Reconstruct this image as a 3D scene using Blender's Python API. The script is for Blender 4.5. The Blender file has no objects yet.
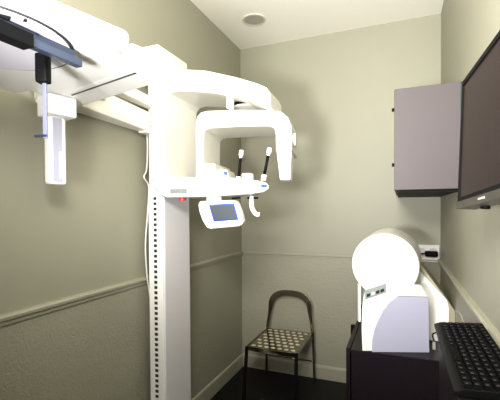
import bpy, bmesh, math, random
from mathutils import Vector, Matrix
random.seed(3)
R = math.radians
S = bpy.context.scene
COL = S.collection

# ------------------------------------------------------------------ camera
H = 1.55                      # eye height
F, PX, PY = 374.0, 250.0, 216.0
YAW, PITCH, ROLL = R(21.99), R(-1.0), R(0.37)
fw = Vector((-math.sin(YAW)*math.cos(PITCH), math.cos(YAW)*math.cos(PITCH), math.sin(PITCH)))
rt0 = Vector((math.cos(YAW), math.sin(YAW), 0))
up0 = rt0.cross(fw)
rt = rt0*math.cos(ROLL) - up0*math.sin(ROLL)
up = up0*math.cos(ROLL) + rt0*math.sin(ROLL)
EYE = Vector((0, 0, H))
cam = bpy.data.cameras.new('camera'); camo = bpy.data.objects.new('camera', cam); COL.objects.link(camo)
M4 = Matrix((rt, up, -fw)).transposed().to_4x4(); M4.translation = EYE
camo.matrix_world = M4
cam.sensor_width = 36; cam.lens = F/500*36; cam.shift_y = (PY-200)/500; cam.clip_start = .02
S.camera = camo

# ------------------------------------------------------------------ light, world, exposure
S.view_settings.view_transform = 'Standard'; S.view_settings.look = 'None'
S.view_settings.gamma = 1; S.view_settings.use_curve_mapping = False
S.view_settings.exposure = 0.0
w = bpy.data.worlds.new('world'); S.world = w; w.use_nodes = True
w.node_tree.nodes['Background'].inputs[0].default_value = (1.0, .97, .92, 1)
w.node_tree.nodes['Background'].inputs[1].default_value = 0.05
def area(name, loc, target, sx, sy, power, col):
    l = bpy.data.lights.new(name, 'AREA'); l.shape = 'RECTANGLE'; l.size = sx; l.size_y = sy
    l.energy = power; l.color = col
    o = bpy.data.objects.new(name, l); COL.objects.link(o); o.location = loc
    o.rotation_euler = (Vector(target)-Vector(loc)).to_track_quat('-Z', 'Y').to_euler()
    return o
area('ceiling_bounce', (-.25, .1, 2.2), (-.25, 1.7, 3.14), .5, .5, 92, (1, .97, .91))     # flash turned to the ceiling
fl = area('camera_flash', (-.46, -.25, 1.50), (-.22, 2.2, 2.25), .25, .20, 26, (1, .985, .97)); fl.data.spread = R(88)

# ------------------------------------------------------------------ materials
def mat(name, col, rough=.5, metal=0, spec=.5, emit=None, noise=None, bump=None, coat=0):
    m = bpy.data.materials.new(name); m.use_nodes = True
    n = m.node_tree.nodes; l = m.node_tree.links; b = n['Principled BSDF']
    b.inputs['Base Color'].default_value = (*col, 1); b.inputs['Roughness'].default_value = rough
    b.inputs['Metallic'].default_value = metal; b.inputs['Specular IOR Level'].default_value = spec
    b.inputs['Coat Weight'].default_value = coat
    tc = n.new('ShaderNodeTexCoord')
    if noise:                       # (scale, amount)
        t = n.new('ShaderNodeTexNoise'); t.inputs['Scale'].default_value = noise[0]; t.inputs['Detail'].default_value = 6
        l.new(tc.outputs['Object'], t.inputs['Vector'])
        r = n.new('ShaderNodeMixRGB'); r.inputs[1].default_value = (*[c*(1-noise[1]) for c in col], 1)
        r.inputs[2].default_value = (*[min(1, c*(1+noise[1])) for c in col], 1)
        l.new(t.outputs['Fac'], r.inputs[0]); l.new(r.outputs[0], b.inputs['Base Color'])
    if bump:                        # (scale, strength, distance)
        t = n.new('ShaderNodeTexNoise'); t.inputs['Scale'].default_value = bump[0]; t.inputs['Detail'].default_value = 4
        l.new(tc.outputs['Object'], t.inputs['Vector'])
        bp = n.new('ShaderNodeBump'); bp.inputs['Strength'].default_value = bump[1]; bp.inputs['Distance'].default_value = bump[2]
        l.new(t.outputs['Fac'], bp.inputs['Height']); l.new(bp.outputs[0], b.inputs['Normal'])
    return m
RAIL_Z = 1.12
def wallmat():
    m = mat('wall_paint', (.30, .293, .222), .55, noise=(3, .03))
    n = m.node_tree.nodes; l = m.node_tree.links; b = n['Principled BSDF']
    g = n.new('ShaderNodeNewGeometry'); s = n.new('ShaderNodeSeparateXYZ'); l.new(g.outputs['Position'], s.inputs[0])
    lt = n.new('ShaderNodeMath'); lt.operation = 'LESS_THAN'; lt.inputs[1].default_value = RAIL_Z; l.new(s.outputs['Z'], lt.inputs[0])
    t = n.new('ShaderNodeTexNoise'); t.inputs['Scale'].default_value = 34; t.inputs['Detail'].default_value = 3; t.inputs['Distortion'].default_value = 1.6
    l.new(g.outputs['Position'], t.inputs['Vector'])
    mu = n.new('ShaderNodeMath'); mu.operation = 'MULTIPLY'; l.new(lt.outputs[0], mu.inputs[0]); l.new(t.outputs['Fac'], mu.inputs[1])
    bp = n.new('ShaderNodeBump'); bp.inputs['Strength'].default_value = .7; bp.inputs['Distance'].default_value = .006
    l.new(mu.outputs[0], bp.inputs['Height']); l.new(bp.outputs[0], b.inputs['Normal'])
    return m
WALL = wallmat()
CEIL = mat('ceiling_paint', (.88, .855, .77), .8, noise=(2, .015))
TRIM = mat('trim_paint', (.33, .32, .24), .35)
FLOOR = mat('black_floor', (.003, .003, .0035), .5, spec=.2, noise=(40, .4))
WHITE = mat('white_enamel', (.90, .89, .86), .3, coat=.3)
CREAM = mat('cream_enamel', (.74, .725, .655), .35, coat=.2)
SHADEW = mat('shaded_lavender_panel', (.43, .43, .56), .4)  # shade on the scanner's near side, put into the colour
LIGHTG = mat('light_grey_plastic', (.62, .61, .63), .4)
BLACK = mat('black_plastic', (.004, .004, .0045), .5, spec=.06)
DARK = mat('black_laminate', (.011, .007, .010), .4, spec=.15, noise=(60, .2))
DARKG = mat('dark_gap', (.02, .02, .02), .6)
KEYM = mat('key_plastic', (.003, .003, .0035), .5, spec=.04)
KEYW = mat('key_legend', (.10, .10, .12), .5)
STEEL = mat('brushed_steel', (.30, .27, .21), .14, 1.0)
BLUEM = mat('blue_metal', (.05, .065, .105), .3, .4)
DARKB = mat('dark_blue_metal', (.01, .014, .03), .4, .3)
GLASSR = mat('pale_rod', (.13, .14, .21), .3, .2)
BLUE = mat('blue_frame', (.02, .06, .32), .35)
SCREENG = mat('grey_lcd', (.06, .07, .085), .3, bump=(120, .3, .001))
RED = mat('red_button', (.7, .05, .05), .4)
PINKG = mat('aluminium_panel', (.082, .069, .073), .5, 0, spec=.2, noise=(5, .05))
SCREEN = mat('tv_screen', (.016, .010, .011), .25, spec=.08)
CHROMEP = mat('silver_plastic', (.045, .040, .034), .35, .2)
GREYD = mat('grey_grille', (.33, .32, .29), .6)
TEAL = mat('teal_glass', (.008, .035, .032), .3)

# ------------------------------------------------------------------ helpers
def ray(px, py): return fw + rt*((px-PX)/F) - up*((py-PY)/F)
def onY(px, py, y): d = ray(px, py); return EYE + d*(y/d.y)
def onX(px, py, x): d = ray(px, py); return EYE + d*(x/d.x)
def onZ(px, py, z): d = ray(px, py); return EYE + d*((z-H)/d.z)
def onP(px, py, p, n): d = ray(px, py); return EYE + d*((Vector(p)-EYE).dot(n)/d.dot(n))
def link(name, bm, m, parent=None, bev=0, seg=2, smooth=False, kind=None, sub=0):
    bmesh.ops.recalc_face_normals(bm, faces=bm.faces)
    me = bpy.data.meshes.new(name); bm.to_mesh(me); bm.free()
    ms = m if isinstance(m, (list, tuple)) else [m]
    for x in ms: me.materials.append(x)
    o = bpy.data.objects.new(name, me); COL.objects.link(o)
    if parent: o.parent = parent
    if bev:
        b = o.modifiers.new('bevel', 'BEVEL'); b.width = bev; b.segments = seg; b.limit_method = 'ANGLE'; b.angle_limit = R(35)
        b.harden_normals = False
    if sub:
        s = o.modifiers.new('sub', 'SUBSURF'); s.levels = s.render_levels = sub
    if smooth or bev:
        for p in me.polygons: p.use_smooth = True
        if bev:
            wn = o.modifiers.new('wn', 'WEIGHTED_NORMAL'); wn.keep_sharp = False
    if kind: o['kind'] = kind
    return o
def tag(o, label, cat, group=None):
    o['label'] = label; o['category'] = cat
    if group: o['group'] = group
    return o
def thing(name, loc, label, cat, group=None, rz=0):
    o = bpy.data.objects.new(name, None); COL.objects.link(o); o.location = loc; o.rotation_euler = (0, 0, rz)
    o.empty_display_size = .05
    o['label'] = label; o['category'] = cat
    if group: o['group'] = group
    return o
def box(bm, lo, hi, mtx=None, mi=0):
    vs = [bm.verts.new((x, y, z)) for x in (lo[0], hi[0]) for y in (lo[1], hi[1]) for z in (lo[2], hi[2])]
    if mtx is not None:
        for v in vs: v.co = mtx @ v.co
    for f in ((0,1,3,2), (4,6,7,5), (0,4,5,1), (2,3,7,6), (0,2,6,4), (1,5,7,3)):
        bm.faces.new([vs[i] for i in f]).material_index = mi
    return vs
def Box(name, lo, hi, m, parent=None, bev=0, seg=2, mtx=None, **k):
    bm = bmesh.new(); box(bm, lo, hi, mtx); return link(name, bm, m, parent, bev, seg, **k)
def prism(bm, pts, vec):
    a = [bm.verts.new(p) for p in pts]; b = [bm.verts.new(Vector(p)+Vector(vec)) for p in pts]
    n = len(pts); bm.faces.new(a); bm.faces.new(b[::-1])
    for i in range(n): bm.faces.new((a[i], b[i], b[(i+1) % n], a[(i+1) % n]))
def Prism2(name, pts, vecs, m, parent=None, bev=0, seg=2):
    bm = bmesh.new(); a = [bm.verts.new(p) for p in pts]; b = [bm.verts.new(Vector(p)+Vector(v)) for p, v in zip(pts, vecs)]
    n = len(pts); bm.faces.new(a); bm.faces.new(b[::-1])
    for i in range(n): bm.faces.new((a[i], b[i], b[(i+1) % n], a[(i+1) % n]))
    bmesh.ops.triangulate(bm, faces=[f for f in bm.faces if len(f.verts) == 4])
    return link(name, bm, m, parent, bev, seg)
def Prism(name, pts, vec, m, parent=None, bev=0, seg=2, **k):
    bm = bmesh.new(); prism(bm, pts, vec); return link(name, bm, m, parent, bev, seg, **k)
def tube(bm, pts, r, n=10, flat=None):
    pts = [Vector(p) for p in pts]; rings = []
    t0 = (pts[1]-pts[0]).normalized(); ref = Vector((0, 0, 1)) if abs(t0.z) < .9 else Vector((1, 0, 0))
    nrm = t0.cross(ref).normalized()
    for i, p in enumerate(pts):
        t = (pts[min(i+1, len(pts)-1)]-pts[max(i-1, 0)]).normalized()
        nrm = (nrm - t*nrm.dot(t)).normalized(); bi = t.cross(nrm)
        rr = r[i] if isinstance(r, (list, tuple)) else r
        rings.append([bm.verts.new(p + nrm*math.cos(2*math.pi*k/n)*rr + bi*math.sin(2*math.pi*k/n)*rr) for k in range(n)])
    for a, b in zip(rings, rings[1:]):
        for k in range(n): bm.faces.new((a[k], a[(k+1) % n], b[(k+1) % n], b[k]))
    bm.faces.new(rings[0][::-1]); bm.faces.new(rings[-1])
def spline(pts, k=8):
    P = [Vector(p) for p in pts]; P = [P[0]*2-P[1]] + P + [P[-1]*2-P[-2]]; out = []
    for i in range(1, len(P)-2):
        for j in range(k):
            t = j/k; a, b, c, d = P[i-1:i+3]
            out.append(.5*((2*b)+(c-a)*t+(2*a-5*b+4*c-d)*t*t+(3*b-a-3*c+d)*t**3))
    return out+[P[-2]]
def Tube(name, pts, r, m, parent=None, n=10, curve=True, **k):
    bm = bmesh.new(); tube(bm, spline(pts) if curve and len(pts) > 2 else pts, r, n)
    return link(name, bm, m, parent, smooth=True, **k)
def strap(bm, pts, side, wd, th):
    """flat band following pts; side = unit vector across the band"""
    rings = []
    for i, p in enumerate(pts):
        t = (pts[min(i+1, len(pts)-1)]-pts[max(i-1, 0)]).normalized()
        s = (side - t*side.dot(t)).normalized(); n = t.cross(s)
        rings.append([bm.verts.new(p+s*a*wd/2+n*b*th/2) for a, b in ((-1,-1), (1,-1), (1,1), (-1,1))])
    for a, b in zip(rings, rings[1:]):
        for k in range(4): bm.faces.new((a[k], a[(k+1) % 4], b[(k+1) % 4], b[k]))
    bm.faces.new(rings[0][::-1]); bm.faces.new(rings[-1])
def cyl(bm, c, axis, r, h, n=48, r2=None):
    axis = Vector(axis).normalized(); q = axis.to_track_quat('Z', 'Y').to_matrix()
    r2 = r if r2 is None else r2; c = Vector(c)
    a = [bm.verts.new(c + q @ Vector((math.cos(2*math.pi*k/n)*r, math.sin(2*math.pi*k/n)*r, 0))) for k in range(n)]
    b = [bm.verts.new(c + q @ Vector((math.cos(2*math.pi*k/n)*r2, math.sin(2*math.pi*k/n)*r2, h))) for k in range(n)]
    bm.faces.new(a[::-1]); bm.faces.new(b)
    for k in range(n): bm.faces.new((a[k], a[(k+1) % n], b[(k+1) % n], b[k]))
def Cyl(name, c, axis, r, h, m, parent=None, n=48, r2=None, bev=0, **k):
    bm = bmesh.new(); cyl(bm, c, axis, r, h, n, r2); return link(name, bm, m, parent, bev, **k)
def ring(bm, c, axis, ro, ri, h, n=64):
    q = Vector(axis).normalized().to_track_quat('Z', 'Y').to_matrix(); c = Vector(c)
    rr = [[bm.verts.new(c + q @ Vector((math.cos(2*math.pi*k/n)*r, math.sin(2*math.pi*k/n)*r, z))) for k in range(n)]
          for r, z in ((ri, 0), (ro, 0), (ro, h), (ri, h))]
    for i in range(4):
        a, b = rr[i], rr[(i+1) % 4]
        for k in range(n): bm.faces.new((a[k], a[(k+1) % n], b[(k+1) % n], b[k]))

# ------------------------------------------------------------------ room
XL, XR, YB, YF, ZC = -1.46, .297, 3.39, -1.5, 3.115
Box('floor', (XL-.1, YF, -.1), (XR+.1, YB+.1, 0), FLOOR, kind='structure')
Box('ceiling', (XL-.1, YF, ZC), (XR+.1, YB+.1, ZC+.1), CEIL, kind='structure')
Box('wall_left', (XL-.1, YF, 0), (XL, YB, ZC), WALL, kind='structure')
Box('wall_right', (XR, YF, 0), (XR+.1, YB, ZC), WALL, kind='structure')
Box('wall_back', (XL-.1, YB, 0), (XR+.1, YB+.1, ZC), WALL, kind='structure')
Box('wall_rear', (XL-.1, YF-.1, 0), (XR+.1, YF, ZC), WALL, kind='structure')
def rail(name, a, b, nrm, z0, prof):
    bm = bmesh.new(); a, b, nrm = Vector(a), Vector(b), Vector(nrm)
    prism(bm, [a+nrm*d+Vector((0, 0, z0+z)) for d, z in prof], b-a); link(name, bm, TRIM, kind='structure')
RP = [(0, -.022), (.010, -.022), (.012, -.006), (.022, .0), (.024, .012), (.016, .022), (0, .024)]
BP = [(0, 0), (.014, 0), (.014, .105), (.010, .118), (0, .125)]
rail('trim_1', (XL, YF, 0), (XL, YB, 0), (1, 0, 0), RAIL_Z, RP)
rail('trim_2', (XL+.012, YB, 0), (XR-.012, YB, 0), (0, -1, 0), RAIL_Z, [(d*.45, z*.7) for d, z in RP])
rail('trim_3', (XR, YF, 0), (XR, YB, 0), (-1, 0, 0), RAIL_Z, RP)
rail('baseboard_left', (XL, YF, 0), (XL, YB, 0), (1, 0, 0), 0, BP)
rail('baseboard_back', (XL+.014, YB, 0), (XR-.014, YB, 0), (0, -1, 0), 0, BP)
rail('baseboard_right', (XR, YF, 0), (XR, YB, 0), (-1, 0, 0), 0, BP)

# ceiling speaker
p = onZ(254, 19.5, ZC)
sp = thing('ceiling_speaker', (p.x, p.y, ZC), 'round grey speaker grille set in the cream ceiling', 'speaker')
bm = bmesh.new(); ring(bm, (0, 0, -.008), (0, 0, 1), .096, .082, .008); link('rim', bm, mat('speaker_rim', (.62, .58, .48), .5), sp)
bm = bmesh.new(); cyl(bm, (0, 0, -.006), (0, 0, 1), .082, .005)
GR = mat('speaker_mesh', (.36, .35, .29), .6)
link('grille', bm, GR, sp)

# ------------------------------------------------------------------ x-ray machine
MX0, MX1, MY0, MY1 = -1.40, -1.29, 1.85, 2.135
xm = thing('dental_xray_machine', (-1.34, 2.0, 0), 'tall white dental x-ray machine with overhead arms beside the left wall', 'x-ray machine')
def K(o):   # keep world place while parented to the machine
    o.parent = xm; o.matrix_parent_inverse = Matrix.Translation((1.34, -2.0, 0)); return o
def sub(o, parent): o.parent = parent; return o
# column
colm = K(Box('column', (MX0, MY0, .03), (MX1, MY1, 2.30), mat('column_enamel', (.70, .68, .71), .35, coat=.1), bev=.008))
K(Box('base_plate', (MX0-.03, MY0-.10, 0), (MX1+.25, MY1+.08, .03), LIGHTG, bev=.006))
o = Box('guide_strip', (MX0+.004, MY0-.010, .05), (MX1-.008, MY0+.002, 1.66), WHITE, bev=.003); sub(o, colm)
bm = bmesh.new(); z = .06
while z < 1.62:
    box(bm, (MX0+.043, MY0-.013, z), (MX0+.063, MY0-.0095, z+.017)); z += .031
sub(link('rack_slots', bm, DARKG), colm)
# C-shaped support frame: outline on its near side, extruded along Y
FY0, FY1 = 1.835, 2.20
C = [(149.5,181),(149.5,92),(152,83),(158,76),(168,71),(187,69),(205,70),(235,76.5),(257,83),(266,87),(270,93),(270.5,107),
     (262,104),(240,98),(215,93),(190,91),(176,91),(169,93),(165.5,98),(164.8,106),(164.8,181)]
fr = K(Prism2('overhead_arm', [onY(x, y, FY0) for x, y in C], [(-.02*max(0, (x-235)/35), (FY1-FY0)*(1-.25*max(0, (x-235)/35)), 0) for x, y in C], CREAM, bev=.012, seg=3))
for y in (113.5, 126.5):
    q = onY(151.5, y, FY0); sub(Cyl('screw', q+Vector((0, -.002, 0)), (0, 1, 0), .007, .004, GREYD, n=16), fr)
# top junction block above the column
bt = K(Box('top_block', (-1.40, 1.75, 2.30), (-1.25, 2.06, 2.475), CREAM, bev=.012, seg=3))
# joint between overhead arm and rotating yoke
YA = R(9); ya = Vector((math.cos(YA), math.sin(YA), 0)); yb = Vector((-math.sin(YA), math.cos(YA), 0))
yc = EYE + ray(245, 209)*2.10
def onK(px, py, back=0): return onP(px, py, yc+yb*back, yb)
pv = onK(248, 109, .12)
K(Cyl('pivot', (pv.x, pv.y, pv.z-.006), (0, 0, 1), .105, .085, WHITE, bev=.006, n=56))
K(Cyl('pivot_seal', (pv.x, pv.y, pv.z+.002), (0, 0, 1), .118, .014, BLACK, n=56))
q = onY(229.5, 102, FY0+.02); K(Box('arm_connector', (q.x-.014, q.y-.01, q.z-.035), (q.x+.014, q.y+.03, q.z+.05), WHITE, bev=.003))
# yoke
Yk = [(195.5,178),(195.5,122),(197,116),(201,112),(208,110.5),(240,109.5),(272,109.5),(281,111.5),(288,117),(291.5,126),(292,151),(276,151),
      (275.5,132),(274,128),(269,126),(240,126.5),(212,128),(206,129.5),(203.5,133),(203.2,163),(214.5,163),(217,178)]
yk = K(Prism('rotating_yoke', [onK(x, y) for x, y in Yk], yb*.32, CREAM, bev=.008, seg=3))
Th = [(215,164),(218,168),(227,170),(230,179),(215,179)]
th = sub(Prism('tube_head', [onK(x, y, .10) for x, y in Th], yb*.16, CREAM, bev=.004), yk)
bm = bmesh.new(); prism(bm, [onK(x, y, .097) for x, y in ((223.5,171),(227,171.5),(227.5,175),(224,175))], yb*.003); sub(link('logo', bm, BLUE), yk)
Sn = [(276.5,150.5),(291.5,150.5),(290,180),(280,180)]
sub(Prism('image_sensor', [onK(x, y, .03) for x, y in Sn], yb*.10, WHITE, bev=.004), yk)
Sn2 = [(276,148.5),(291,148.5),(291,151.5),(276,151.5)]
sub(Prism('sensor_joint', [onK(x, y, .02) for x, y in Sn2], yb*.12, GREYD), yk)
for a_, b_ in ((279, 154), (284, 156), (288, 153.5)):
    sub(Cyl('screw', onK(a_, b_, .027), yb, .004, .004, GREYD, n=12), yk)
q = onK(292.3, 140, .10); sub(Cyl('side_knob', q-ya*.012, ya, .038, .034, CREAM, n=32, bev=.004), yk)
# patient table
TY0, TY1 = 1.79, 2.06
T = [(152,179),(158,176.5),(200,177),(235,178),(258,180.5),(266,182.5),(269,185),(269,188.5),(264,192),(250,194),(225,195.5),(196,197),(166,197.5),(160,194),(153,186)]
tb = K(Prism2('patient_table', [onY(x, y, TY0) for x, y in T], [(-.13*max(0, (x-225)/44), TY1-TY0-.02*max(0, (x-225)/44), 0) for x, y in T], WHITE, bev=.010, seg=3))
def decal(name, quad, y, m, parent, th=.002):
    return sub(Prism(name, [onY(a_, b_, y) for a_, b_ in quad], (0, th, 0), m), parent)
decal('rating_label', ((170,189),(187,188.7),(187,193.3),(170,193.6)), TY0-.0015, mat('label_grey', (.22, .22, .23), .6, noise=(160, .8)), tb)
decal('blue_badge', ((261,184),(267,184.5),(267,187.8),(261,187.5)), TY0-.0015, BLUE, tb)
bm = bmesh.new(); a_ = onY(182.5, 197.2, TY0+.06); cyl(bm, a_+Vector((0, 0, -.02)), (0, 0, 1), .022, .022, 24); sub(link('stop_button', bm, RED, bev=.003), tb)
# temple supports
for (x0, y0, x1, y1) in ((238.3, 181, 241.5, 150), (263.5, 179, 269.8, 147.5)):
    A, B = onY(x0, y0, 1.93), onY(x1, y1, 1.93); L = B-A
    s = K(Tube('temple_support', [A+L*.10, A+L*.78], .0085, BLACK, n=12))
    sub(Tube('tip', [A+L*.74, A+L*.82, A+L*.92, A+L*1.0], [.0085]*8+[.013]*8+[.012]*8+[.004], WHITE, n=14), s)
    sub(Cyl('socket', A-L.normalized()*.01, L, .014, .035, WHITE, n=20, bev=.003), s)
q = onY(247.3, 178, 1.90)
K(Box('bite_block_holder', (q.x-.026, q.y-.02, q.z-.02), (q.x+.026, q.y+.03, q.z+.025), WHITE, bev=.006))
# lower grip hook and clamp
hk = [onY(x, y, 1.92) for x, y in ((252,196),(251.5,203),(252.5,209),(256,214),(259.5,214.5))]
g = K(Tube('patient_handle', hk, .013, WHITE, n=14))
q0, q1 = onY(247.5, 198, 1.92), onY(258, 198, 1.92)
sub(Tube('clamp', [q0, q1], .0055, BLACK, n=10), g)
q0, q1 = onY(232, 198.3, 1.92), onY(240, 197.8, 1.92); K(Tube('clamp', [q0, q1], .005, BLACK, n=10))
# control panel hanging under the table
cpn = Vector((-math.sin(R(6)), math.cos(R(6)), .10)).normalized(); cpp = onY(220, 214, 1.80)
def onC(x, y, d=0): return onP(x, y, cpp+cpn*d, cpn)
cpts = [onC(x, y) for x, y in ((199.5,201.5),(230,200.5),(235,201),(237.5,204),(240.5,212),(243,221),(242.3,224.5),(239,226.3),(210,229),(206.5,227.5),(202,220),(199,211),(198,204.5))]
cp = K(Prism('control_panel', cpts, cpn*.05, WHITE, bev=.007, seg=3))
sub(Prism('screen_frame', [onC(x, y, -.003) for x, y in ((208.5,204.5),(234,203.5),(238.5,220),(213.5,221.8))], cpn*.006, BLUE, bev=.002), cp)
sub(Prism('screen', [onC(x, y, -.005) for x, y in ((210.3,206),(233,205.2),(236.5,218.7),(214.8,220.2))], cpn*.003, SCREENG), cp)
q = onC(212.5, 199.5, .02); sub(Cyl('neck', q+Vector((0, .02, -.03)), (0, 0, 1), .042, .055, LIGHTG, n=32), cp)

# --- skull imaging (cephalometric) arm: its own frame turned 14 degrees
CA = R(14); cx = Vector((math.cos(CA), -math.sin(CA), 0)); cy = Vector((math.sin(CA), math.cos(CA), 0)); cz = Vector((0, 0, 1))
ZU = H+.45
def cbox(name, x0, x1, y0, y1, z0, z1, org, m, bev=.01, seg=3):
    mt = Matrix((cx, cy, cz)).transposed().to_4x4(); mt.translation = org
    return Box(name, (x0, y0, z0), (x1, y1, z1), m, bev=bev, seg=seg, mtx=mt)
RO = Vector((-.79, .966, 0))         # near right lower corner of the scanning rail
rl = K(cbox('scanning_rail', -.655, 0, 0, .145, ZU, ZU+.082, RO, WHITE))
o = cbox('rail_slot', -.42, -.025, .030, .036, ZU-.002, ZU+.001, RO, DARKG, bev=0); sub(o, rl)
# supporting beam from column top along the left wall
bmx = [(-1.425, 1.86), (-1.425, 1.15), (-1.375, 1.10), (-1.33, 1.10), (-1.33, 1.86)]
bb = K(Prism('support_beam', [Vector((x, y, H+.465)) for x, y in ((-1.445,1.90),(-1.425,1.12),(-1.30,1.09),(-1.385,1.90))], (0, 0, .115), CREAM, bev=.006))
b2 = K(Prism('bracket_rail', [Vector((x, y, H+.60)) for x, y in ((-1.40,1.86),(-1.36,1.25),(-1.30,1.25),(-1.34,1.86))], (0, 0, .055), CREAM, bev=.004))
for yy in (1.38, 1.58, 1.78):
    sub(Cyl('screw', (-1.305-(yy-1.25)*.066, yy, H+.628), (1, 0, 0), .008, .004, GREYD, n=14), b2)
q = onY(142, 131.5, 1.80); K(Box('cable_bracket', (-1.43, 1.80, q.z-.006), (-1.37, 1.86, q.z+.006), WHITE, bev=.002))
K(Prism('beam_joint', [Vector((x, y, ZU+.03)) for x, y in ((-1.40,1.16),(-1.36,1.05),(-1.15,1.06),(-1.2,1.3))], (0, 0, .09), CREAM, bev=.005))
# sensor carriage and hanging sensor
SO = RO + cx*(-.547) + cy*(-.040)
ca = K(cbox('sensor_carriage', 0, .098, 0, .11, H+.371, ZU-.001, SO, WHITE, bev=.006))
sub(cbox('hanging_sensor', .016, .062, .015, .085, H+.103, H+.372, SO, WHITE, bev=.012), ca)
sub(cbox('sensor_window', .050, .0645, .029, .066, H+.115, H+.365, SO, mat('sensor_lavender', (.42, .42, .52), .4), bev=.002), ca)
sub(cbox('sensor_marker', .0640, .0660, .052, .062, H+.13, H+.235, SO, WHITE, bev=.002), ca)
# head slab with round turning plate
SL = [(-.700, .86), (-1.38, 1.03), (-1.42, .30), (-.93, .03)]
hs = K(Prism('head_housing', [Vector((x, y, ZU)) for x, y in SL], (0, 0, .055), WHITE, bev=.022, seg=4))
K(Prism('housing_neck', [Vector((x, y, ZU+.001)) for x, y in ((-.73,.82),(-1.30,.94),(-1.27,1.10),(-.80,.985))], (0, 0, .04), WHITE, bev=.004))
DC = Vector((-1.01, .652, ZU))
dp = K(Cyl('turning_plate', DC+Vector((0, 0, -.006)), (0, 0, 1), .209, .010, mat('plate_white', (.74, .72, .80), .35), n=72, bev=.002))
bm = bmesh.new(); ring(bm, DC+Vector((0, 0, -.0035)), (0, 0, 1), .2155, .2105, .005, 96); sub(link('plate_gap', bm, DARKG), dp)
# ear rod bar under the plate
ZB = ZU-.030
A, B = onZ(-14, 22, ZB), onZ(79.5, 62, ZB)
d = (B-A).normalized(); s_ = Vector((-d.y, d.x, 0))
def along(t0, t1, hw, z0, z1, name, m, bev=.002):
    a0, a1 = A.lerp(B, t0), A.lerp(B, t1)
    return Prism(name, [Vector((p.x, p.y, z0)) for p in (a0-s_*hw, a0+s_*hw, a1+s_*hw, a1-s_*hw)], (0, 0, z1-z0), m, bev=bev)
eb = K(along(0, 1, .012, ZB-.016, ZB+.006, 'ear_rod_rail', BLUEM))
sub(along(0, .40, .020, ZB-.022, ZB+.012, 'rail_slider', BLACK, .003), eb)
sub(along(.04, .93, .005, ZB+.006, ZU-.006, 'rail_spacer', BLUEM, .0005), eb)
q = onZ(43, 60, ZB)
eh = K(Box('ear_rod_holder', (-.017, -.015, -.082), (.017, .015, 0), BLACK, bev=.006, mtx=Matrix.Translation((q.x, q.y, ZB+.017)) @ Matrix.Rotation(R(20), 4, 'Z')))
sub(Box('ear_rod', (-.005, -.003, -.235), (.006, .003, -.08), GLASSR, bev=.001, mtx=Matrix.Translation((q.x+.004, q.y, ZB+.017)) @ Matrix.Rotation(R(20), 4, 'Z')), eh)
sub(Box('ear_plug', (-.030, -.004, -.232), (.006, .004, -.224), DARKB, bev=.002, mtx=Matrix.Translation((q.x+.004, q.y, ZB+.017)) @ Matrix.Rotation(R(20), 4, 'Z')), eh)
# small cut-outs in the turning plate
for (x0, y0, wd, hd) in ((25, 20, .016, .006), (4, 18, .036, .022)):
    c = onZ(x0, y0, ZU-.006)
    bm = bmesh.new(); box(bm, (-wd/2, -hd/2, -.0015), (wd/2, hd/2, .0015), Matrix.Translation(c) @ Matrix.Rotation(R(-30), 4, 'Z')); sub(link('plate_notch', bm, DARKG), dp)
# cable behind the column
cb = [onX(x, y, -1.43) for x, y in ((147,131),(147.5,150),(146.5,170),(144,177),(148,184),(149,192),(147.5,215),(145.5,245),(147,275),(150.5,300),(153,330))]
K(Tube('cable', cb, .005, CREAM, n=8))

# ------------------------------------------------------------------ wall cabinet at the right
CX0 = -.034; CYF = 2.23; CYB = YB-.004; CZ0, CZ1 = H+.103, H+.660
wc = thing('wall_cabinet', (.12, CYF, CZ0), 'grey metallic wall cabinet hung high in the right-hand corner behind the monitor', 'cabinet')
def KP(o, root): o.parent = root; o.matrix_parent_inverse = Matrix.Translation(root.location).inverted(); return o
KP(Box('side_panel', (CX0, CYF, CZ0), (XR-.002, CYF+.018, CZ1), PINKG, bev=.002), wc)
KP(Box('carcass', (CX0+.002, CYF+.018, CZ0+.006), (XR-.002, CYB, CZ1-.002), DARK, bev=.001), wc)
KP(Box('light_rail', (CX0+.012, CYF+.03, CZ0-.012), (XR-.004, CYB-.05, CZ0+.006), BLACK), wc)
n = 2; Ld = (CYB-CYF-.018)/n
for i in range(n):
    y0 = CYF+.020+i*Ld
    dr = KP(Box('door', (CX0-.001, y0, CZ0+.002), (CX0+.0025, y0+Ld-.004, CZ1-.002), PINKG, bev=.002), wc)
q = onY(393, 110, CYF+.03); q2 = onY(393, 165, CYF+.03)
for z in (q.z, q2.z): KP(Cyl('hinge_cap', (CX0-.014, CYF+.03, z), (1, 0, 0), .010, .013, BLACK, n=18, bev=.002), wc)
KP(Box('edge_strip', (XR-.010, CYF-.002, CZ0+.001), (XR-.003, CYF, CZ1-.001), TEAL), wc)

# ------------------------------------------------------------------ monitor on the right wall
tf = onY(459.5, 203.5, 0).copy()
def at(px, py, t): return EYE + ray(px, py)*t
P_bl = at(458.6, 203, 1.22); P_tl = at(463.3, 82, 1.235)
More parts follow.
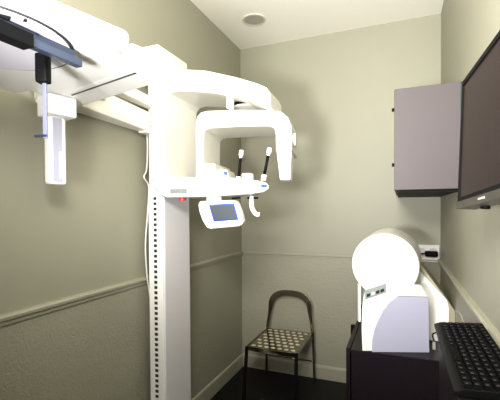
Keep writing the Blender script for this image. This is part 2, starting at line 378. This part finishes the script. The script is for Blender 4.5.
# screen plane: far vertical edge given; horizontal axis points to the vanishing point (351,233)
hdir = -ray(351, 233).normalized()
upv = (P_tl-P_bl).normalized(); hdir = (hdir-upv*hdir.dot(upv)).normalized()
nrm = hdir.cross(upv).normalized()
if nrm.dot(EYE-P_bl) < 0: nrm = -nrm
hh = (P_tl-P_bl).length; ww = hh*1.55
mon = thing('monitor', P_bl, 'large black flat monitor with silver lower edge mounted on the right wall', 'monitor')
def tvbox(name, u0, u1, v0, v1, n0, n1, m, bev=0):
    bm = bmesh.new(); vs = box(bm, (u0, v0, n0), (u1, v1, n1))
    for v in vs:
        c = v.co.copy(); v.co = P_bl + hdir*c.x + upv*c.y + nrm*c.z
    return KP(link(name, bm, m, bev=bev), mon)
tvbox('back_shell', 0, ww, 0, hh, -.045, -.006, BLACK, .004)
tvbox('bezel', 0, ww, 0, .016, -.008, .004, BLACK, .001); tvbox('bezel', 0, ww, hh-.016, hh, -.008, .004, BLACK, .001)
tvbox('bezel', 0, .007, .016, hh-.016, -.008, .004, BLACK, .001); tvbox('bezel', ww-.016, ww, .016, hh-.016, -.008, .004, BLACK, .001)
tvbox('screen', .006, ww-.014, .014, hh-.014, -.008, 0, SCREEN)
tvbox('lower_trim', -.002, ww+.002, -.020, .002, -.050, .008, CHROMEP, .002)
tvbox('brand_plate', ww*.36, ww*.44, -.012, -.006, .008, .0095, GREYD)
mc = P_bl + hdir*ww*.5 + upv*hh*.5
KP(Box('wall_mount', (mc.x+.03, mc.y-.06, mc.z-.06), (XR-.001, mc.y+.06, mc.z+.06), BLACK, bev=.004), mon)
q = P_bl + hdir*.14 - upv*.028 - nrm*.035
KP(Cyl('cable_plug', q, upv, .013, .02, BLACK, n=20, bev=.003), mon)

# ------------------------------------------------------------------ socket and plug
s0, s1 = onY(415, 244.5, YB), onY(439.3, 262, YB)
so = thing('wall_socket', ((s0.x+s1.x)/2, YB, (s0.z+s1.z)/2), 'white double wall socket plate low on the back wall, right of the drum', 'socket')
hw, hz = (s1.x-s0.x)/2, (s0.z-s1.z)/2
bm = bmesh.new(); box(bm, (-hw, -.010, -hz), (hw, 0, hz)); link('plate', bm, WHITE, so, bev=.003)
for sx in (-.5, .5):
    bm = bmesh.new(); cyl(bm, (hw*sx, -.0115, 0), (0, 1, 0), hz*.62, .003, 28); link('outlet', bm, LIGHTG, so)
pl = thing('power_plug', ((s0.x+s1.x)/2+hw*.3, YB-.012, (s0.z+s1.z)/2), 'black plug with its cord pushed into the white wall socket', 'plug')
bm = bmesh.new(); box(bm, (-.045, -.045, -.022), (.05, 0, .022)); link('plug_body', bm, BLACK, pl, bev=.010, seg=3)
Tube('cord', [(-.04, -.03, 0), (-.075, -.032, -.004), (-.092, -.032, -.03), (-.094, -.030, -.10), (-.10, -.028, -.2)], .006, BLACK, pl, n=8)

# ------------------------------------------------------------------ base cabinet
BX0, BY0, BZ = -.262, 2.18, .75
bc = thing('base_cabinet', (0, BY0, 0), 'low black cabinet with black doors under the white drum machine', 'cabinet')
KP(Box('body', (BX0, BY0, .0), (XR-.016, YB-.016, BZ-.022), DARK, bev=.002), bc)
KP(Box('top', (BX0-.004, BY0-.004, BZ-.022), (XR-.016, YB-.016, BZ), DARK, bev=.002), bc)
for i in range(2):
    y0 = BY0+.0+i*.57
    dr = KP(Box('door', (BX0-.030, y0, .04), (BX0-.006, y0+.565, BZ+.004), DARK, bev=.002), bc)
    hd = Box('handle', (BX0-.055, y0+.42, BZ-.10), (BX0-.030, y0+.44, BZ+.012), BLACK, bev=.003); hd.parent = dr

# ------------------------------------------------------------------ plate scanner (drum machine)
PA = R(16+4); pa = Vector((math.cos(PA), math.sin(PA), 0)); pb = Vector((-math.sin(PA), math.cos(PA), 0))
P0 = onZ(362.5, 352, BZ+.001)
sc = thing('drum_scanner', (0, 2.6, BZ), 'white plate scanner with large round drum and side panel shaded lavender-grey on black cabinet', 'scanner')
def onS(px, py, back=0):
    v = onP(px, py, P0+pb*back, pb); v.z = max(v.z, BZ+.001)
    return v
# side panel: its shade painted in as lavender, curved front edge
arc = [(372.5,353.5),(372.3,346),(373,338),(375,329),(378.5,320),(383,311),(389,303),(397.5,296.3)]
pan = [onS(x, y, .0) for x, y in arc+[(428.5,297.5),(429.3,355.5)]]
KP(Prism('side_panel', pan, pb*.012, SHADEW, bev=.001), sc)
# white body wrapping round it
bod = [onS(x, y, .010) for x, y in [(362.3,353.3),(361.5,330),(362,308),(364,294),(368,284),(378,279),(397,279),(427,296.5),(429.5,356)]]
KP(Prism('body', bod, Vector((-.021, .30, 0)), WHITE, bev=.006), sc)
# hood with the slanting cream top
KP(Prism('hood', [onS(x, y, .0) for x, y in ((397.5,296),(400,283),(421,285),(428.5,297))], pb*.02, CREAM, bev=.003), sc)
# control strip
ctl = [onS(x, y, .004) for x, y in ((364.5,290.5),(386,283.5),(386,292.5),(365.5,299.5))]
ct = KP(Prism('control_strip', ctl, pb*.01, mat('strip_grey', (.30, .33, .32), .4), bev=.001), sc)
for i, mm in enumerate((TEAL, LIGHTG, CHROMEP, TEAL)):
    x = 366.8+i*4.6; y = 294.3-i*1.55
    o = Prism('button', [onS(a_, b_, .001) for a_, b_ in ((x,y),(x+3.4,y-1.1),(x+3.4,y+1.8),(x,y+2.9))], pb*.004, mm); o.parent = ct
# drum: axis roughly in line with the view
DCn = onS(384.5, 265.5, .06); ax = (Vector((-.06, -1, -.03))).normalized()
rd = 32.0/F*(DCn-EYE).dot(fw)
KP(Cyl('drum', DCn-ax*.0, -ax, rd*1.0, .34, CREAM, n=80, bev=.004, r2=rd*1.03), sc)
bm = bmesh.new(); cyl(bm, DCn+ax*.008, -ax, rd*.985, .010, 80); KP(link('drum_cover', bm, WHITE, bev=.003), sc)
# rear housing with sloping top
hy = 2.50
hs_ = [(400,236),(416,258),(449,301),(456,309),(456,332),(400,340)]
zb = BZ+.002
hp = [onY(x, y, hy) for x, y in ((398,238),(413,254),(447,299),(456,312))]
hp += [Vector((hp[-1].x, hy, zb)), Vector((hp[0].x-.02, hy, zb))]
KP(Prism('rear_housing', hp, (0, .42, 0), mat('shaded_beige_enamel', (.36, .33, .24), .4), bev=.006), sc)  # beige enamel darkened; the shadow along the slope is in its colour
fp = [onY(x, y, hy-.012) for x, y in ((396,256),(416,267),(447,300),(449,308))]
fp += [Vector((fp[-1].x, hy-.012, zb)), Vector((fp[0].x, hy-.012, zb))]
KP(Prism('lit_plate', fp, (0, .012, 0), WHITE, bev=.002), sc)  # white sheet standing in for the brightly lit part of the housing
KP(Box('paper_guide', (-.006, 0, 0), (.006, .03, .21), WHITE, bev=.002, mtx=Matrix.Translation(onS(359.8, 322, .02)) @ Matrix.Rotation(PA, 4, 'Z')), sc)

# ------------------------------------------------------------------ pedestal + keyboard
KZ = H-.435
pd = thing('pedestal_cabinet', (.2, 1.2, 0), 'tall narrow black stand under the keyboard beside the right wall', 'stand')
KP(Box('body', (.128, .86, 0), (XR-.027, 1.50, KZ-.012), DARK, bev=.003), pd)
KP(Box('top', (.122, .85, KZ-.012), (XR-.026, 1.506, KZ), DARK, bev=.002), pd)
kb = thing('keyboard', (.195, 1.22, KZ), 'black computer keyboard with white key legends along the right wall', 'keyboard')
# local: u along Y (length .46), v across X (.155); case gently wedge shaped
kx0, kx1, ky0, ky1 = .113, .266, .970, 1.520
bm = bmesh.new()
prism(bm, [Vector((kx0, ky0, KZ+.001)), Vector((kx1, ky0, KZ+.001)), Vector((kx1, ky0, KZ+.030)), Vector((kx0+.02, ky0, KZ+.020)), Vector((kx0, ky0, KZ+.012))], (0, ky1-ky0, 0))
KP(link('case', bm, BLACK, bev=.003), kb)
def surf(x): return KZ+.020+(x-kx0-.02)/(kx1-kx0-.02)*.010
nrows, ncols = 6, 17
kme = None; kmeL = None
for r_ in range(nrows):
    xx = kx0+.030+r_*.0205 + (.004 if r_ == 5 else 0)
    for c_ in range(ncols):
        if r_ == 0 and 5 <= c_ <= 8: continue
        yy = ky0+.017+c_*.0308+.002
        if kme is None:
            bm = bmesh.new(); vs = box(bm, (-.0085, -.0125, 0), (.0085, .0125, .008))
            for v in vs:
                if v.co.z > .004: v.co.x *= .78; v.co.y *= .82
            for (a0, a1, b0, b1) in ((-.004, -.0005, -.006, -.004), (-.004, -.003, -.004, -.0005), (.0, .0012, -.006, -.002)):
                box(bm, (a0, b0, .0079), (a1, b1, .0083), mi=1)
            o = link('key', bm, [KEYM, KEYW], kb); kme = o
        else:
            o = kme.copy(); COL.objects.link(o); o.parent = kb
        o.location = (xx-.195, yy-1.22, surf(xx)-KZ)
if True:
    bm = bmesh.new(); box(bm, (kx0+.022, ky0+.017+5*.0308-.008, 0), (kx0+.039, ky0+.017+8*.0308+.012, .008))
    o = KP(link('space_bar', bm, KEYM, bev=.001), kb); o.location.z += surf(kx0+.03)
    o.matrix_parent_inverse = Matrix.Translation(kb.location).inverted()
# cable with light plug hanging left of the keyboard
q = onZ(434, 349, BZ+.004)
cn = thing('data_cable', (q.x, q.y, q.z), 'thin dark cable ending in a small pale grey connector left of the keyboard', 'cable')
Tube('cable', [(0, 0, .045), (-.006, .01, .08), (.03, .02, .09), (.07, .03, .06), (.09, .03, .004)], .004, BLACK, cn, n=8)
bm = bmesh.new(); box(bm, (-.008, -.006, -.003), (.008, .006, .040)); link('connector', bm, GREYD, cn, bev=.002)
# pale cable against the wall behind the keyboard
wcb = [onX(x, y, .240) for x, y in ((463.5,323),(461.5,316),(458,312),(455,311))]
tag(Tube('white_cable', wcb, .0025, GREYD, n=8), 'pale thin cable looping at the right wall behind the keyboard', 'cable')

# ------------------------------------------------------------------ chair
ch = thing('folding_chair', (-.93, 3.0, 0), 'steel folding chair with perforated seat and arched back against the back wall', 'chair')
RL, RR_ = Vector((-1.142, 3.245, .455)), Vector((-.735, 3.245, .455))
FL, FR = Vector((-1.142, 2.745, .455)), Vector((-.735, 2.745, .455))
wx = RR_.x-RL.x; cxm = (RL.x+RR_.x)/2
# back hoop continuing down as rear legs
pts = []
zt = .782; hwid = wx/2+.012; rc = .165
pts.append(Vector((cxm-hwid-.01, 3.27, .0))); pts.append(Vector((cxm-hwid, 3.262, .40)))
for k in range(13):
    a = math.pi - math.pi*k/12
    pts.append(Vector((cxm+math.copysign(abs(math.cos(a))**.75, math.cos(a))*(hwid-.03), 3.275+.02*math.sin(a), .63+(zt-.63)*math.sin(a)**.8 if math.sin(a) > 0 else .63)))
pts.append(Vector((cxm+hwid, 3.262, .40))); pts.append(Vector((cxm+hwid+.01, 3.27, .0)))
sp_ = spline(pts, 6)
bm = bmesh.new()
rings = []
for i, p_ in enumerate(sp_):
    t = (sp_[min(i+1, len(sp_)-1)]-sp_[max(i-1, 0)]).normalized()
    out = Vector((p_.x-cxm, 0, max(0, p_.z-.60))).normalized() if p_.z > .60 else Vector((1 if p_.x > cxm else -1, 0, 0))
    s = t.cross(Vector((0, 1, 0))).normalized()
    wdt = (.020 if p_.z < .44 else .026) + .030*max(0, min(1, (p_.z-.58)/.16))       # band widens over the arch, seen from the front
    th = .014
    rings.append([bm.verts.new(p_+s*a*wdt/2+Vector((0, 1, 0))*b*th/2) for a, b in ((-1,-1), (1,-1), (1,1), (-1,1))])
for a, b in zip(rings, rings[1:]):
    for k in range(4): bm.faces.new((a[k], a[(k+1) % 4], b[(k+1) % 4], b[k]))
bm.faces.new(rings[0][::-1]); bm.faces.new(rings[-1])
KP(link('back_hoop', bm, STEEL, bev=.003), ch)
# seat plate with rows of raised polished ovals
bm = bmesh.new(); box(bm, (RL.x+.006, FL.y, .447), (RR_.x-.006, RL.y, .455))
nx, ny = 7, 7
x0, x1, y0, y1 = RL.x+.012, RR_.x-.012, FL.y+.01, RL.y-.01
for j in range(ny):
    for i in range(nx - j % 2):
        mx = x0+(x1-x0)*(i+.5+.5*(j % 2))/nx; my = y0+(y1-y0)*(j+.5)/ny
        rr = []
        for (rs, hz_) in ((1, 0), (.75, .0035), (.4, .0050)):
            rr.append([bm.verts.new((mx+math.cos(2*math.pi*k/16)*.020*rs, my+math.sin(2*math.pi*k/16)*.0145*rs, .4550+hz_)) for k in range(16)])
        for q_, w_ in zip(rr, rr[1:]):
            for k in range(16):
                f = bm.faces.new((q_[k], q_[(k+1) % 16], w_[(k+1) % 16], w_[k])); f.material_index = 1; f.smooth = True
        f = bm.faces.new(rr[-1]); f.material_index = 1
seat = link('seat', bm, [STEEL, mat('polished_steel', (.75, .68, .52), .35, .6)])
KP(seat, ch)
bm = bmesh.new()
strap(bm, spline([FL+Vector((0, 0, -.01)), FL+Vector((wx*.33, -.018, -.01)), FL+Vector((wx*.66, -.018, -.01)), FR+Vector((0, 0, -.01))], 8), Vector((0, 0, 1)), .034, .010)
KP(link('front_rail', bm, STEEL, bev=.002), ch)
for s, xx in ((-1, RL.x), (1, RR_.x)):
    bm = bmesh.new(); strap(bm, [Vector((xx+s*.002, FL.y, .448)), Vector((xx+s*.002, RL.y+.02, .448))], Vector((0, 0, 1)), .026, .010); KP(link('side_rail', bm, STEEL, bev=.002), ch)
    bm = bmesh.new(); strap(bm, [Vector((xx, FL.y-.002, .455)), Vector((xx+s*.006, FL.y-.07, .0))], Vector((1, 0, 0)), .026, .016); KP(link('leg', bm, BLACK, bev=.002), ch)
bm = bmesh.new(); tube(bm, [Vector((RL.x+.0, 3.262, .20)), Vector((RR_.x, 3.262, .20))], .007); KP(link('stretcher', bm, STEEL, smooth=True), ch)
